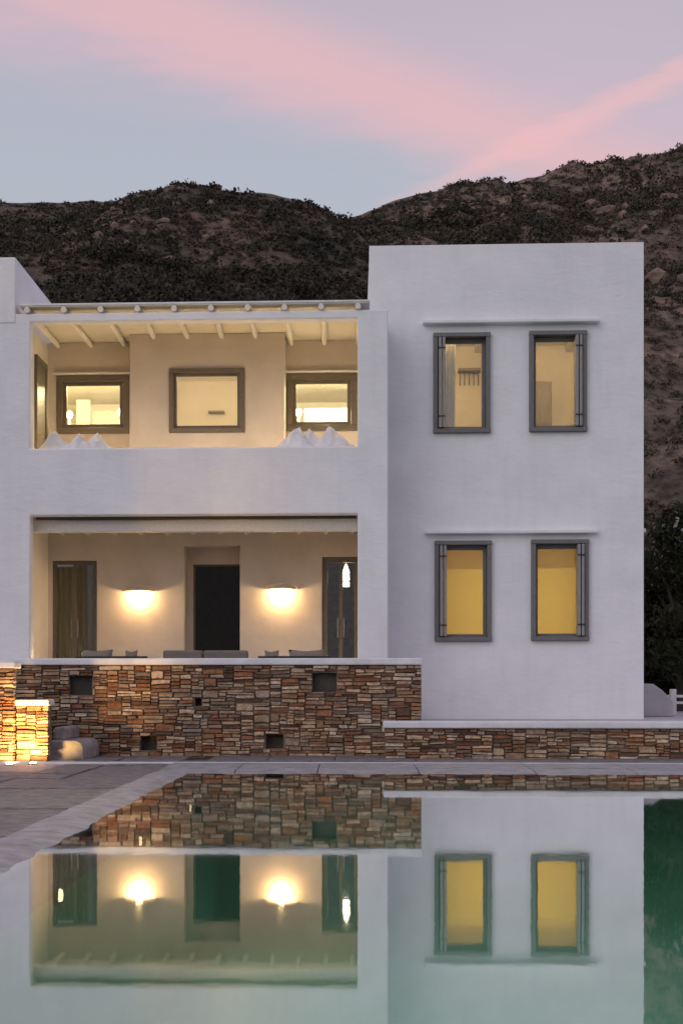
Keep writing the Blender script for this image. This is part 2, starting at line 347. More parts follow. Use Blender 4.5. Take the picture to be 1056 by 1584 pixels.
def lamp(name, parent, loc, watts, col=(1, .74, .42), size=.05, spot=None, aim=None):
    l = bpy.data.lights.new(name, 'SPOT' if spot else 'POINT'); l.energy = watts; l.color = col; l.shadow_soft_size = size
    o = bpy.data.objects.new(name, l); C.objects.link(o); o.parent = parent; o.location = Vector(loc) - parent.location
    if spot:
        l.spot_size = R(spot); l.spot_blend = .6
        o.rotation_euler = Vector(aim).to_track_quat('-Z', 'Y').to_euler()
    return o

# ------------------------------------------------------------------ the big depths
YL, YB, YM, YR, YW, YLW = 22.0, 24.3, 23.75, 23.1, 20.26, 19.55
ZT, ZU, ZG = 0.80, 3.90, 0.46              # dining terrace, upper floor, lower planting terrace
POOL_X0, POOL_X1, POOL_Y0, POOL_Y1 = -1.43, 9.0, 1.6, 15.9
WX0, WY1 = -1.80, 16.30                    # water edge on the left and far side
COP_X, COP_Y = -2.16, 18.05

# ------------------------------------------------------------------ ground, pool, deck
def ring(xo0, xo1, yo0, yo1, xi0, xi1, yi0, yi1, z):
    xs, ys = (xo0, xi0, xi1, xo1), (yo0, yi0, yi1, yo1); b = MB()
    for i in range(3):
        for j in range(3):
            if i == 1 and j == 1: continue
            b.add([(xs[i], ys[j], z), (xs[i+1], ys[j], z), (xs[i+1], ys[j+1], z), (xs[i], ys[j+1], z)], [(0, 1, 2, 3)])
    return b
struct(ring(-900, 900, -900, 1500, WX0-.05, POOL_X1+.35, POOL_Y0-.35, WY1+.05, -.07).build('ground', 'ground'))
b = MB(); D = -1.5
b.add([(POOL_X0, POOL_Y0, D), (POOL_X1, POOL_Y0, D), (POOL_X1, POOL_Y1, D), (POOL_X0, POOL_Y1, D), (POOL_X0, POOL_Y0, -.05), (POOL_X1, POOL_Y0, -.05), (POOL_X1, POOL_Y1, -.05), (POOL_X0, POOL_Y1, -.05)],
      [(0, 1, 2, 3), (0, 1, 5, 4), (1, 2, 6, 5), (2, 3, 7, 6), (3, 0, 4, 7)])
basin = struct(b.build('pool_basin', 'pool'))
ring(WX0-.3, POOL_X1+.4, POOL_Y0-.4, WY1+.3, POOL_X0, POOL_X1, POOL_Y0, POOL_Y1, -.05).build('overflow_ledge', 'ledge', basin)
b = MB().add([(WX0-.12, POOL_Y0-.3, 0), (POOL_X1+.3, POOL_Y0-.3, 0), (POOL_X1+.3, WY1+.1, 0), (WX0-.12, WY1+.1, 0)], [(0, 1, 2, 3)])
struct(b.build('water', 'water'))
# coping: stones that dip a little into the water, so the waterline wanders
cop = struct(MB().box(COP_X+.01, WX0-.02, -2, WY1-.02, -.30, -.068).build('coping', 'bed'))
def slab(name, m, parent, x0, x1, y0, y1, ztop, slope=0, axis='x', g=.006, th=.05):
    n = 7; q = MB(); x0 += g; x1 -= g; y0 += g; y1 -= g
    nx = max(2, int((x1-x0)/.09)); ny = max(2, int((y1-y0)/.09))
    P = []
    for j in range(ny+1):
        for i in range(nx+1):
            x = x0+(x1-x0)*i/nx; y = y0+(y1-y0)*j/ny
            u = i/nx if axis == 'x' else 1-j/ny
            z = ztop - slope*max(0, u-.45)/.55 + mnoise.noise((x*3.1, y*3.1, 4.7))*.010*(1 if slope else .35)
            if i in (0, nx) or j in (0, ny): z -= .004
            P.append((x, y, z))
    f = [(j*(nx+1)+i, j*(nx+1)+i+1, (j+1)*(nx+1)+i+1, (j+1)*(nx+1)+i) for j in range(ny) for i in range(nx)]
    k = len(P); P += [(x0, y0, ztop-th), (x1, y0, ztop-th), (x1, y1, ztop-th), (x0, y1, ztop-th)]
    e = [0, nx, (nx+1)*(ny+1)-1, (nx+1)*ny]
    rows = [[i for i in range(nx+1)], [(nx+1)*j+nx for j in range(ny+1)], [(nx+1)*ny+nx-i for i in range(nx+1)], [(nx+1)*(ny-j) for j in range(ny+1)]]
    for s in range(4): f.append(tuple(reversed(rows[s])) + (k+s, k+(s+1) % 4))
    q.add(P, f); return q.build(name, m, parent)
y = 3.0
while y < WY1-.3:
    d = min(random.uniform(.8, 1.25), WY1-y)
    slab('coping_stone', 'coping', cop, COP_X, WX0+.05, y, y+d, .028, .034); y += d
x = COP_X
while x < 9.2:
    d = random.uniform(.8, 1.3)
    slab('coping_stone', 'coping', cop, x, x+d, WY1-.05, WY1+.75, .026, .030, 'y')
    slab('coping_stone', 'coping', cop, x, x+d, WY1+.75, COP_Y, .030); x += d
deck = struct(ring(-12, 14, -6, 24, COP_X, 9.3, -2, COP_Y, -.035).build('deck', 'bed'))
cols = [(-2.98, COP_X-.0), (-3.50, -2.98), (-4.3, -3.50), (-5.2, -4.3), (-6.2, -5.2), (-7.3, -6.2), (-8.4, -7.3)]
for ci, (a, c) in enumerate(cols):
    y = 3.0 + random.uniform(0, .6)
    while y < 20.2:
        d = random.uniform(.75, 1.5) if ci != 1 else random.uniform(.5, 1.0)
        e = min(y+d, 20.2)
        slab('paving_slab', 'coping' if ci == 2 and y > 16 else 'slab', deck, a, c, y, e, random.uniform(.002, .018), g=.013); y = e + .001
x = COP_X
while x < 9.2:
    d = random.uniform(.7, 1.3)
    slab('paving_slab', 'slab', deck, x, x+d, COP_Y+.03, COP_Y+.85, random.uniform(.008, .016))
    slab('paving_slab', 'slab', deck, x+.3, x+d+.3, COP_Y+.85, 20.3 if x < .2 else 19.66, random.uniform(.008, .016)); x += d
box('drain_edge', 'cap', deck, -6, 9.2, COP_Y+.002, COP_Y+.028, -.03, .034)

# underwater lights let into the left wall of the pool
for (px, py, dz, lab) in ((95, 1385, -.10, 'round underwater pool light nearest the camera, below the house pillar reflection'), (218, 1301, -.10, 'round underwater pool light between two others on the left pool wall'),
                          (295, 1250, -.10, 'round underwater pool light farthest from the camera, near the far pool corner')):
    d = ray(px, py); yy = (POOL_X0+.03)/d.x*d.y; zz = HC + d.z*(POOL_X0+.03)/d.x
    t = thing('pool_light', lab, 'pool light', (POOL_X0+.02, yy, zz), 'underwater lights along the left pool wall')
    MB().tube([(POOL_X0+.001, yy, zz), (POOL_X0+.022, yy, zz)], .046, 20).build('rim', 'grey_light', t)
    MB().tube([(POOL_X0+.015, yy, zz), (POOL_X0+.035, yy, zz)], [.034, .028], 20).build('lens', 'pool_lens', t)
    lamp('glow', t, (POOL_X0+.10, yy, zz), 16, (.9, 1, .95), .05, 160, (1, 0, -.35))

# ------------------------------------------------------------------ terraces
LWX0 = XA(595, YLW, 1120)
struct(box('terrace', 'terrace', None, -14, XA(650, YW, 1050)-.02, YW+.42, 30, -.05, ZT))
struct(box('garden_terrace', 'terrace', None, XA(650, YW, 1050)+.002, 16, YLW+.40, 31.5, -.05, ZG-.012))

# ------------------------------------------------------------------ dry-stone walls
PROTO = []
for k in range(14):
    rr = random.Random(100+k); out = []
    for (cx, cz) in ((-.5, -.5), (0, -.5), (.5, -.5), (.5, 0), (.5, .5), (0, .5), (-.5, .5), (-.5, 0)):
        jx, jz = rr.uniform(0, .07), rr.uniform(0, .16)
        out.append((cx - math.copysign(jx, cx) if cx else rr.uniform(-.1, .1), cz - math.copysign(jz, cz) if cz else rr.uniform(-.1, .1)))
    v = [(x, 1, z) for x, z in out] + [(x, .28+rr.uniform(-.1, .1), z) for x, z in out] + [(x*.955+rr.uniform(-.012, .012), rr.uniform(0, .13), z*.85+rr.uniform(-.03, .03)) for x, z in out]
    f = [tuple(range(7, -1, -1))] + [(r*8+i, r*8+(i+1) % 8, r*8+8+(i+1) % 8, r*8+8+i) for r in (0, 1) for i in range(8)] + [tuple(range(16, 24))]
    me = MB().add(v, f).mesh('stone'); me.materials.append(M['stone']); PROTO.append(me)
def pack(x0, x1, z0, z1, holes, seed, cw=.025, ch=.0175, hmax=4):
    rr = random.Random(seed); nx, nz = max(1, round((x1-x0)/cw)), max(1, round((z1-z0)/ch)); cw, ch = (x1-x0)/nx, (z1-z0)/nz
    occ = [[False]*nx for _ in range(nz)]; out = []
    for h in holes:
        for j in range(nz):
            for i in range(nx):
                if h[0]-.01 < x0+(i+.5)*cw < h[1]+.01 and h[2]-.01 < z0+(j+.5)*ch < h[3]+.01: occ[j][i] = True
    for j in range(nz):
        for i in range(nx):
            if occ[j][i]: continue
            p = rr.random()
            if p < .03: w, h = rr.randint(7, 11), rr.randint(6, 7)
            elif p < .35: w, h = rr.randint(8, 15), rr.randint(2, 3)
            else: w, h = rr.randint(4, 11), rr.choice((2, 2, 3, 3, 3, hmax))
            a = 0
            while a < w and i+a < nx and not occ[j][i+a]: a += 1
            if a < w or (i+a < nx and not occ[j][i+a] and False): w = a
            rem = 0
            while i+w+rem < nx and rem < 3 and not occ[j][i+w+rem]: rem += 1
            if rem < 3: w += rem
            if h < 6: h = max(1, min(h, int(w*.75)))
            hh = 1
            while hh < h and j+hh < nz and not any(occ[j+hh][i:i+w]): hh += 1
            if nz-(j+hh) == 1 and not any(occ[nz-1][i:i+w]): hh += 1
            for jj in range(j, j+hh):
                for ii in range(i, i+w): occ[jj][ii] = True
            out.append((x0+i*cw, x0+(i+w)*cw, z0+j*ch, z0+(j+hh)*ch))
    return out
def lay(parent, rects, yf, seed, limit=290):
    rr = random.Random(seed); rects = sorted(rects, key=lambda r: -(r[1]-r[0])*(r[3]-r[2])); fill = MB()
    for k, (a, b_, c, d) in enumerate(rects):
        me = PROTO[rr.randrange(len(PROTO))]; off = rr.uniform(-.03, .02); flip = rr.choice((-1, 1))
        S = (flip*(b_-a-.004), .14, (d-c-.003)); loc = Vector(((a+b_)/2, yf+off, (c+d)/2)); rot = rr.uniform(-.035, .035)
        if k < limit:
            o = bpy.data.objects.new('stone', me); C.objects.link(o); o.parent = parent
            o.location = loc - (parent.location if parent.parent is None else Vector()); o.scale = S; o.rotation_euler = (0, rot, 0)
        else:
            fill.add([(loc.x+v.co.x*S[0], loc.y+v.co.y*S[1], loc.z+v.co.z*S[2]) for v in me.vertices], [tuple(p.vertices) for p in me.polygons])
    if fill.v:
        o = fill.build('small_stones', 'stone_fill', parent); o['kind'] = 'stuff'
def px_rect(x0, x1, y0, y1, Y):
    a, c = at(x0, (y0+y1)/2, Y), at(x1, (y0+y1)/2, Y); m_ = (x0+x1)/2
    return (a.x, c.x, ZA(m_, y1, Y), ZA(m_, y0, Y))
# main retaining wall below the loggia
mx0, mx1 = XA(23, YW, 1100), XA(652, YW, 1100); mz1 = ZA(330, 1029, YW)
vents = [px_rect(107, 142, 1046, 1075, YW), px_rect(483, 520, 1041, 1070, YW), px_rect(217, 242, 1139, 1161, YW), px_rect(411, 438, 1136, 1158, YW), px_rect(301, 311, 1080, 1092, YW)]
w = thing('stone_wall', 'long rust and tan dry-stone retaining wall with square vent holes below the loggia', 'stone wall', ((mx0+mx1)/2, YW, 0))
link('core', holed_wall(mx0, mx1-.004, -.03, mz1, YW+.045, .355, vents), 'mortar', w)
box('vent_backing', 'mortar', w, mx0+.1, mx1-.1, YW+.30, YW+.395, .01, mz1-.01)
lay(w, pack(mx0, mx1, -.01, mz1, vents, 3), YW, 5)
for v in vents[:2]:
    box('vent_panel', 'vent', w, v[0]+.004, v[1]-.004, YW+.17, YW+.20, v[2]+.004, v[3]-.004)
box('cap', 'cap', w, mx0-.03, mx1+.01, YW-.045, YW+.46, mz1+.002, mz1+.095, .018)
# low wall in front of the right-hand block
lz1 = ZA(820, 1127, YLW); lx1 = 9.5
w = thing('stone_wall', 'low dry-stone garden wall with white cap in front of the right block', 'stone wall', ((LWX0+lx1)/2, YLW, 0))
box('core', 'mortar', w, LWX0, lx1, YLW+.045, YLW+.36, -.03, lz1)
lay(w, pack(LWX0, lx1, -.01, lz1, [], 11, hmax=4), YLW, 12)
box('cap', 'cap', w, LWX0-.02, lx1, YLW-.05, YLW+.42, lz1+.002, lz1+.092, .018)
# lit stone pier and lit block at the left
YP, YK = 18.32, 18.42
w = thing('stone_pier', 'tall lamplit stone pier at the left edge of the photo', 'stone pier', (XA(-20, YP), YP, 0))
pz = ZA(10, 1034, YP); px0, px1 = XA(-300, YP, 1100), XA(22, YP, 1100)
box('core', 'mortar', w, px0, px1-.035, YP+.06, YP+.30, -.03, pz)
lay(w, pack(px0, px1, -.01, pz, [], 21), YP, 22)
box('cap', 'cap', w, px0, px1+.02, YP-.04, YP+.33, pz+.002, pz+.085, .015)
w = thing('stone_block', 'waist-high stone block glowing in a ground spotlight, left of the retaining wall', 'stone block', (XA(50, YK), YK, 0))
kz = ZA(50, 1092, YK); kx0, kx1 = XA(25, YK, 1130), XA(75, YK, 1130)
box('core', 'mortar', w, kx0, kx1-.03, YK+.06, YK+.34, -.03, kz)
lay(w, pack(kx0, kx1, -.01, kz, [], 31, hmax=4), YK, 32)
box('cap', 'cap', w, kx0-.01, kx1+.01, YK-.03, YK+.36, kz+.002, kz+.078, .015)
# pale plastered seat beside it
YS = 19.0; sx0 = XA(79, YS, 1150)
w = thing('plaster_step', 'small rounded pale plaster seat against the foot of the retaining wall', 'plaster seat', (sx0+.2, YS, 0))
b = MB(); P = []
for i in range(13):
    a = math.pi/2*i/12; P.append((sx0+.30+.12*math.sin(a), .135+.12*math.cos(a)))
prof = [(sx0, 0.0), (sx0, .255)] + P + [(sx0+.42, 0.0)]
nn = len(prof); b.add([(x, YS, z) for x, z in prof] + [(x, YW-.035, z) for x, z in prof], [tuple(range(nn)), tuple(range(2*nn-1, nn-1, -1))] + [(i, (i+1) % nn, nn+(i+1) % nn, nn+i) for i in range(nn)])
b.build('seat', 'old_plaster', w, .02)
box('upstand', 'old_plaster', w, sx0+.004, sx0+.15, YS+.18, YW-.038, .25, .42, .03)
# ground spotlights
for (px, py, lab, aim, wt) in ((15, 1182, 'glowing ground spotlight at the foot of the tall stone pier', (-.12, .80, .52), 120), (51, 1180.8, 'glowing ground spotlight at the foot of the lit stone block', (-.05, .80, .52), 150)):
    p = atz(px, py, .02)
    t = thing('ground_spotlight', lab, 'spotlight', (p.x, p.y, .012), 'spotlights set in the deck')
    MB().lathe((p.x, p.y, .012), [(0, 0), (.055, 0), (.055, .006), (.045, .010), (.045, .006)], 18).build('housing', 'dark_metal', t)
    MB().lathe((p.x, p.y, .016), [(.045, 0), (.035, .016), (.018, .025), (0, .028)], 18).build('lens', 'lens', t)
    lamp('beam', t, (p.x, p.y+.03, .06), wt, (1, .58, .18), .03, 84, aim)

# ------------------------------------------------------------------ the house
LX0, LX1 = XA(47, YL, 700), XA(553, YL, 700); PXR = XA(600, YL, 750)
Z_BEAM = ZA(300, 495, YL); Z_BTOP = ZA(300, 482, YL); Z_PAR = ZA(300, 692, YL); Z_LOW = ZA(300, 796, YL)
house = thing('house', 'two-storey white plastered villa with open loggias and lit windows', 'house', (0, YL, 0))
up_open = (LX0, LX1, Z_PAR, Z_BEAM); lo_open = (LX0, LX1, ZT-.2, Z_LOW)
link('loggia_front', holed_wall(-11, PXR, ZT-.2, Z_BTOP, YL, .25, [up_open, lo_open]), 'plaster', house, .022, seg=3)
WLX = XA(75, YB)                             # inner face of the loggia's left side wall
ZR2 = ZA(800, 377, YR); RX0, RX1 = XA(571, YR, 440), XA(995, YR, 750)
box('wing', 'plaster', house, -11, XA(25, YL, 430), YL-.016, 29.5, Z_BEAM-.02, ZA(12, 398, YL), .025, seg=3)
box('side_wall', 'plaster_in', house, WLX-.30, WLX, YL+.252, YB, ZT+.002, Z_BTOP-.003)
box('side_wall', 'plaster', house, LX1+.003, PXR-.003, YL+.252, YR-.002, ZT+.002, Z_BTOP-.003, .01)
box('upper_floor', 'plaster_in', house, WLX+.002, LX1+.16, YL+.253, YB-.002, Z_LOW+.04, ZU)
# right-hand block
def ry(px): return XA(px, YR, 590)
wins = []
for (x0, x1, y0, y1) in ((670, 757, 516, 670), (818, 906, 513, 668), (672, 759, 837, 992), (821, 909, 835, 991)): wins.append(px_rect(x0, x1, y0, y1, YR))
link('block_front', holed_wall(RX0, RX1, ZG-.3, ZR2, YR, .32, wins), 'plaster', house, .028, seg=3)
box('side_wall', 'plaster', house, RX0+.004, RX0+.28, YR+.322, 29.4, ZG-.3, ZR2-.006, .01)
box('side_wall', 'plaster', house, RX1-.28, RX1-.004, YR+.322, 29.4, ZG-.3, ZR2-.006, .01)
box('rear_wall', 'plaster', house, -10.9, RX1-.285, 29.12, 29.38, ZT+.003, Z_BTOP)
box('block_roof', 'plaster', house, RX0+.283, RX1-.283, YR+.323, 29.1, ZR2-.42, ZR2-.22)
for y_, xs in ((500.5, (653, 925)), (824, (656, 922))):
    a, c = at(xs[0], y_, YR), at(xs[1], y_-1, YR)
    box('ledge', 'plaster', house, a.x, c.x, YR-.14, YR+.05, a.z-.028, a.z+.028, .014)
box('water_spout', 'plaster', house, RX1-.05, RX1+.13, YR+.5, YR+.6, ZA(998, 818, YR), ZA(998, 812, YR), .01)
box('room_floor', 'floor_tile', house, RX0+.29, RX1-.29, YR+.325, 29.1, 3.62, 3.9)
box('room_floor', 'floor_tile', house, RX0+.29, RX1-.29, YR+.325, 29.1, ZG+.1, ZT)
# block windows: projecting grey surround, inner sash, glass, folded shutters at one side
def block_window(r, shut, blind):
    x0, x1, z0, z1 = r; y0 = YR-.075; y1 = YR+.20; k = .062
    wdw = MB().box(x0, x0+k, y0, y1, z0+k, z1-k).box(x1-k, x1, y0, y1, z0+k, z1-k).box(x0-.006, x1+.006, y0-.012, y1, z1-k, z1).box(x0-.006, x1+.006, y0-.012, y1, z0, z0+k).build('window', 'grey_frame', house, .005)
    a = x0+k+.001; c = x1-k-.001
    q = MB(); s = .05; ys, ye = YR+.10, YR+.16; za, zb = z0+k+.001, z1-k-.001
    q.box(a, a+s, ys, ye, za, zb).box(c-s, c, ys, ye, za, zb).box(a+s, c-s, ys, ye, zb-s*1.3, zb).box(a+s, c-s, ys, ye, za, za+s)
    q.build('sash', 'grey_frame', wdw, .004)
    box('pane', 'glass', wdw, a+s-.005, c-s+.005, YR+.125, YR+.133, za+s-.005, zb-s*1.3+.005)
    for n_ in range(2):                      # two shutter leaves folded flat together, edge-on to the viewer
        o_ = .012+n_*.058
        xa = a+o_ if shut < 0 else c-o_-.042
        box('shutter_leaf', 'grey_light', wdw, xa, xa+.042, y0-.055, YR+.07, za+.012, zb-.012, .006)
    for zz in (za+.18, zb-.18):
        xa = a if shut < 0 else c-.12
        box('hinge', 'dark_metal', wdw, xa+.004, xa+.116, y0-.062, y0-.056, zz-.012, zz+.012)
    if blind:
        box('blind', 'blind', wdw, a+.01, c-.01, YR+.185, YR+.187, za+.005, zb-.01)
        box('blind_valance', 'valance', wdw, a+.01, c-.01, YR+.195, YR+.197, zb-.36, zb-.01)
        MB().tube([(a+.01, YR+.187, za+.02), (c-.01, YR+.187, za+.02)], .012, 8).build('bottom_rail', 'white_wood', wdw)
for r, s_, bl in zip(wins, (-1, 1, -1, 1), (0, 0, 1, 1)): block_window(r, s_, bl)
# rooms of the block
iy = YR+.33
box('room_ceiling', 'plaster_in', house, RX0+.285, RX1-.285, iy, 29.1, 6.98, 7.12)
box('room_ceiling', 'plaster_in', house, RX0+.285, RX1-.285, iy, 29.1, 3.40, 3.55)
bx = XA(790, YR, 600)
box('room_wall', 'plaster_in', house, RX0+.285, RX1-.285, 26.6, 26.75, 3.905, 6.975)
box('room_wall', 'plaster_in', house, RX0+.285, RX1-.285, 26.6, 26.75, .81, 3.395)
box('room_partition', 'plaster_in', house, bx-.06, bx+.06, iy+.002, 26.595, 3.905, 6.975)
for k_ in range(5): box('ceiling_beam', 'white_wood', house, RX0+.3+k_*.8, RX0+.41+k_*.8, iy+.003, 26.59, 6.85, 6.975)
def pendant(x, y, zc_, drop, watts, lab, size=.09, mt='bulb', col=(1, .66, .30)):
    t = thing('pendant_lamp', lab, 'lamp', (x, y, zc_))
    MB().tube([(x, y, zc_), (x, y, zc_-drop)], .006, 6).build('cord', 'dark_metal', t)
    MB().lathe((x, y, zc_-drop), [(.0, 0), (size*.6, -size*.2), (size, -size), (size*.6, -size*1.8), (0, -size*2)], 16).build('globe', mt, t, smooth=True)
    lamp('glow', t, (x, y, zc_-drop-size*2-.08), watts, col, .08)
    return t
pendant(bx-.55, 24.1, 6.975, .05, 44, 'lit globe lamp in the room behind the upper left block window')
pendant(bx+.9, 24.1, 6.975, .05, 42, 'lit globe lamp in the room behind the upper right block window')
pendant(bx, 24.5, 3.395, .95, 105, 'lit globe lamp in the room behind the drawn ochre blinds', col=(1, .86, .55))
# left room: white curtain, wall shelf; right room: grey-brown wardrobe
def curtain(name, lab, x0, x1, y, z0, z1, m, waves=5, amp=.03):
    n = waves*8; v = []; 
    for i in range(n+1):
        x = x0+(x1-x0)*i/n; yy = y+amp*math.sin(i/n*waves*2*math.pi); v += [(x, yy, z0), (x, yy, z1)]
    o = MB().add(v, [(2*i, 2*i+2, 2*i+3, 2*i+1) for i in range(n)]).build(name, m, None, smooth=True)
    return tag(o, lab, 'curtain')
curtain('curtain', 'pale curtain hanging inside the upper left block window', XA(684, 23.6), XA(704, 23.6), 23.62, 3.95, 6.6, 'linen_white', 3, .010)
t = thing('wall_rack', 'small wooden wall rack seen through the upper left block window', 'rack', (XA(728, 26.5), 26.5, ZA(728, 580, 26.5)))
a, c = at(708, 572, 26.5), at(742, 590, 26.5)
box('shelf', 'wardrobe', t, a.x, c.x, 26.36, 26.598, a.z-.04, a.z)
for k_ in range(5): box('hook', 'wardrobe', t, a.x+.03+k_*.08, a.x+.05+k_*.08, 26.54, 26.598, c.z-.05, a.z-.042)
t = thing('wardrobe', 'grey-brown wardrobe seen through the upper right block window', 'wardrobe', (XA(838, 25.9), 25.9, 3.9))
a, c = at(822, 590, 25.9), at(853, 590, 25.9)
box('cabinet', 'wardrobe', t, a.x-.6, c.x, 25.9, 26.55, 3.905, a.z, .01)
for k_ in range(3): box('door', 'wardrobe', t, c.x-.02-(k_+1)*.36, c.x-.03-k_*.36, 25.872, 25.898, 3.97, a.z-.05, .006)

# ---- loggia roof: poles on the beam, boarding above
Z_R0 = Z_BTOP; Z_R1 = Z_R0+.092
box('roof', 'cap', house, XA(30, YL, 470), RX0-.004, YL-.03, 29.0, Z_R1+.018, Z_R1+.048, .006)
box('ceiling_boards', 'ceiling_board', house, XA(32, YL, 470), RX0-.008, YL-.015, 29.0, Z_R1+.002, Z_R1+.016)
for k_ in range(10):
    x = XA(43+k_*56.7, YL, 478)
    if x > RX0-.05: x = RX0-.06
    yb = YM if XA(205, YM) < x < XA(436, YM) else YB
    MB().tube([(x, YL-.05, Z_R0+.044), (x+random.uniform(-.02, .02), (YL+yb)/2, Z_R0+.041), (x, yb+.10, Z_R0+.044)], [.043, .046, .042], 12).build('rafter', 'white_wood', house, smooth=False)
# ---- back walls
wl = px_rect(88, 200, 581, 671, YB); wr = px_rect(443, 552, 578, 667, YB); wmid = px_rect(262, 378, 570, 669, YM)
NX0, NX1 = XA(201, YM), XA(440, YM)
dl = px_rect(81, 150, 867, 1000, YB); dc = px_rect(285, 371, 844, 1000, YB); dr = px_rect(498, 556, 861, 1000, YB)
doors = [(d[0], d[1], ZT, d[3]) for d in (dl, dc, dr)]
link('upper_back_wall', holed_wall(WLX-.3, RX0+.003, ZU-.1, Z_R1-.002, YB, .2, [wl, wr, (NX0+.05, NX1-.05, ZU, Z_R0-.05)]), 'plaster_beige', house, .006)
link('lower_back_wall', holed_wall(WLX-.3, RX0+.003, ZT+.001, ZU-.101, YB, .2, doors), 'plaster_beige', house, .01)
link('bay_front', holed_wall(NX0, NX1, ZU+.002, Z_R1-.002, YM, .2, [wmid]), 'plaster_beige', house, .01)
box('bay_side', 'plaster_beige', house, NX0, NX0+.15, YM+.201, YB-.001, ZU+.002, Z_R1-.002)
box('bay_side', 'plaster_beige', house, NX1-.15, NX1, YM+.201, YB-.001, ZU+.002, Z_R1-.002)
def brown_window(r, y, k, k2, proud=.03):
    x0, x1, z0, z1 = r
    wdw = MB().box(x0, x0+k, y-proud, y+.10, z0+k, z1-k).box(x1-k, x1, y-proud, y+.10, z0+k, z1-k).box(x0, x1, y-proud, y+.10, z1-k, z1).box(x0, x1, y-proud, y+.10, z0, z0+k).build('window', 'brown_frame', house, .006)
    q = MB(); a, c, d, e = x0+k+.001, x1-k-.001, z0+k+.001, z1-k-.001
    q.box(a, a+k2, y+.03, y+.08, d, e).box(c-k2, c, y+.03, y+.08, d, e).box(a+k2, c-k2, y+.03, y+.08, e-k2, e).box(a+k2, c-k2, y+.03, y+.08, d, d+k2)
    q.build('sash', 'brown_frame', wdw, .004)
    box('pane', 'glass', wdw, a+k2-.004, c-k2+.004, y+.052, y+.06, d+k2-.004, e-k2+.004)
brown_window(wl, YB, .10, .06); brown_window(wr, YB, .10, .06); brown_window(wmid, YM, .07, .045)
for r in (wl, wr): box('ledge', 'plaster_in', house, r[0]-.05, min(r[1]+.05, RX0-.01), YB-.07, YB-.001, r[3]+.012, r[3]+.045, .008)
# upper side door in the left wall
yd0, yd1 = 23.22, 24.02; zd = ZA(60, 556, 23.6)
dd = MB().box(WLX+.001, WLX+.05, yd0, yd0+.09, ZU, zd).box(WLX+.001, WLX+.05, yd1-.09, yd1, ZU, zd).box(WLX+.001, WLX+.05, yd0+.09, yd1-.09, zd-.09, zd).build('side_door', 'brown_frame', house, .006)
box('panel', 'brown_frame', dd, WLX+.001, WLX+.03, yd0+.092, yd1-.092, ZU+.002, zd-.092)
MB().tube([(WLX+.04, yd0+.14, ZU+1.0), (WLX+.09, yd0+.14, ZU+1.0), (WLX+.09, yd0+.25, ZU+1.0)], .01, 8).build('handle', 'grey_light', dd)
# ---- rooms behind the upper loggia
def room(x0, x1, y0, y1, z0, z1, m='plaster_in'):
    b = MB().add([(x0, y0, z0), (x1, y0, z0), (x1, y1, z0), (x0, y1, z0), (x0, y0, z1), (x1, y0, z1), (x1, y1, z1), (x0, y1, z1)], [(0, 1, 2, 3), (4, 5, 6, 7), (1, 2, 6, 5), (2, 3, 7, 6), (3, 0, 4, 7)])
    return b.build('room', m, house)
ry1 = 28.2
room(WLX-.6, NX0+.12, YB+.21, ry1, ZU+.01, 6.30); room(NX0+.16, NX1-.16, YB+.0, 26.4, ZU+.01, 6.36); room(NX1-.12, RX0-.02, YB+.21, ry1, ZU+.01, 6.30)
WARM = (1, .84, .46)
pendant(XA(150, 25), 25.0, 6.29, .06, 190, 'lit ceiling globe in the bedroom behind the upper left loggia window', .05, col=WARM)
pendant(XA(320, 24.6), 24.6, 6.35, .04, 46, 'lit ceiling globe in the room behind the middle loggia window', .06, col=(1, .74, .40))
pendant(XA(500, 25), 25.0, 6.29, .06, 190, 'lit ceiling globe in the bedroom behind the upper right loggia window', .05, col=WARM)
def bedside(px, py, y, lab, w_=3):
    p = at(px, py, y)
    t = thing('bedside_lamp', lab, 'lamp', (p.x, y, p.z-.3))
    MB().tube([(p.x, y, p.z-.3), (p.x, y, p.z-.05)], [.03, .012], 10).build('stem', 'white_wood', t)
    MB().lathe((p.x, y, p.z-.07), [(0, 0), (.04, .01), (.055, .06), (.04, .11), (0, .125)], 14).build('bulb', 'bulb', t, smooth=True)
    lamp('glow', t, (p.x, y-.12, p.z), w_, (1, .8, .5), .05)
bedside(108, 641, 25.2, 'small bright bedside lamp at the left of the upper left loggia window'); bedside(187, 637, 25.2, 'small bright bedside lamp at the right of the upper left loggia window')
bedside(462, 637, 25.2, 'small bright bedside lamp inside the upper right loggia window')
t = thing('headboard', 'taupe padded headboard seen through the upper left loggia window', 'headboard', (XA(163, 26.4), 26.4, ZU))
a, c = at(143, 635, 26.4), at(186, 635, 26.4)
box('panel', 'linen_taupe', t, a.x, c.x+.05, 26.4, 26.48, ZU+.02, a.z, .02)
box('leg', 'wardrobe', t, a.x+.05, a.x+.1, 26.49, 26.54, ZU+.011, ZU+.5); box('leg', 'wardrobe', t, c.x-.1, c.x-.05, 26.49, 26.54, ZU+.011, ZU+.5)
t = thing('door_panel', 'pale wall panel in the bedroom behind the upper left loggia window', 'panel', (XA(130, 27), 27, ZU))
box('panel', 'white_wood', t, XA(118, 27.2), XA(140, 27.2), 27.2, 27.25, ZU+.011, ZA(130, 618, 27.2), .01)
t = thing('dresser', 'long white dresser seen through the upper right loggia window', 'dresser', (XA(510, 25.8), 25.8, ZU))
a, c = at(462, 632, 25.8), at(552, 632, 25.8)
box('carcass', 'linen_white', t, a.x+.1, c.x+.1, 25.8, 26.3, ZU+.011, a.z, .01)
for k_ in range(3): box('drawer', 'linen_white', t, a.x+.13+k_*.30, a.x+.41+k_*.30, 25.775, 25.799, ZU+.3, a.z-.03, .005)
a = at(335, 638, 26.38)
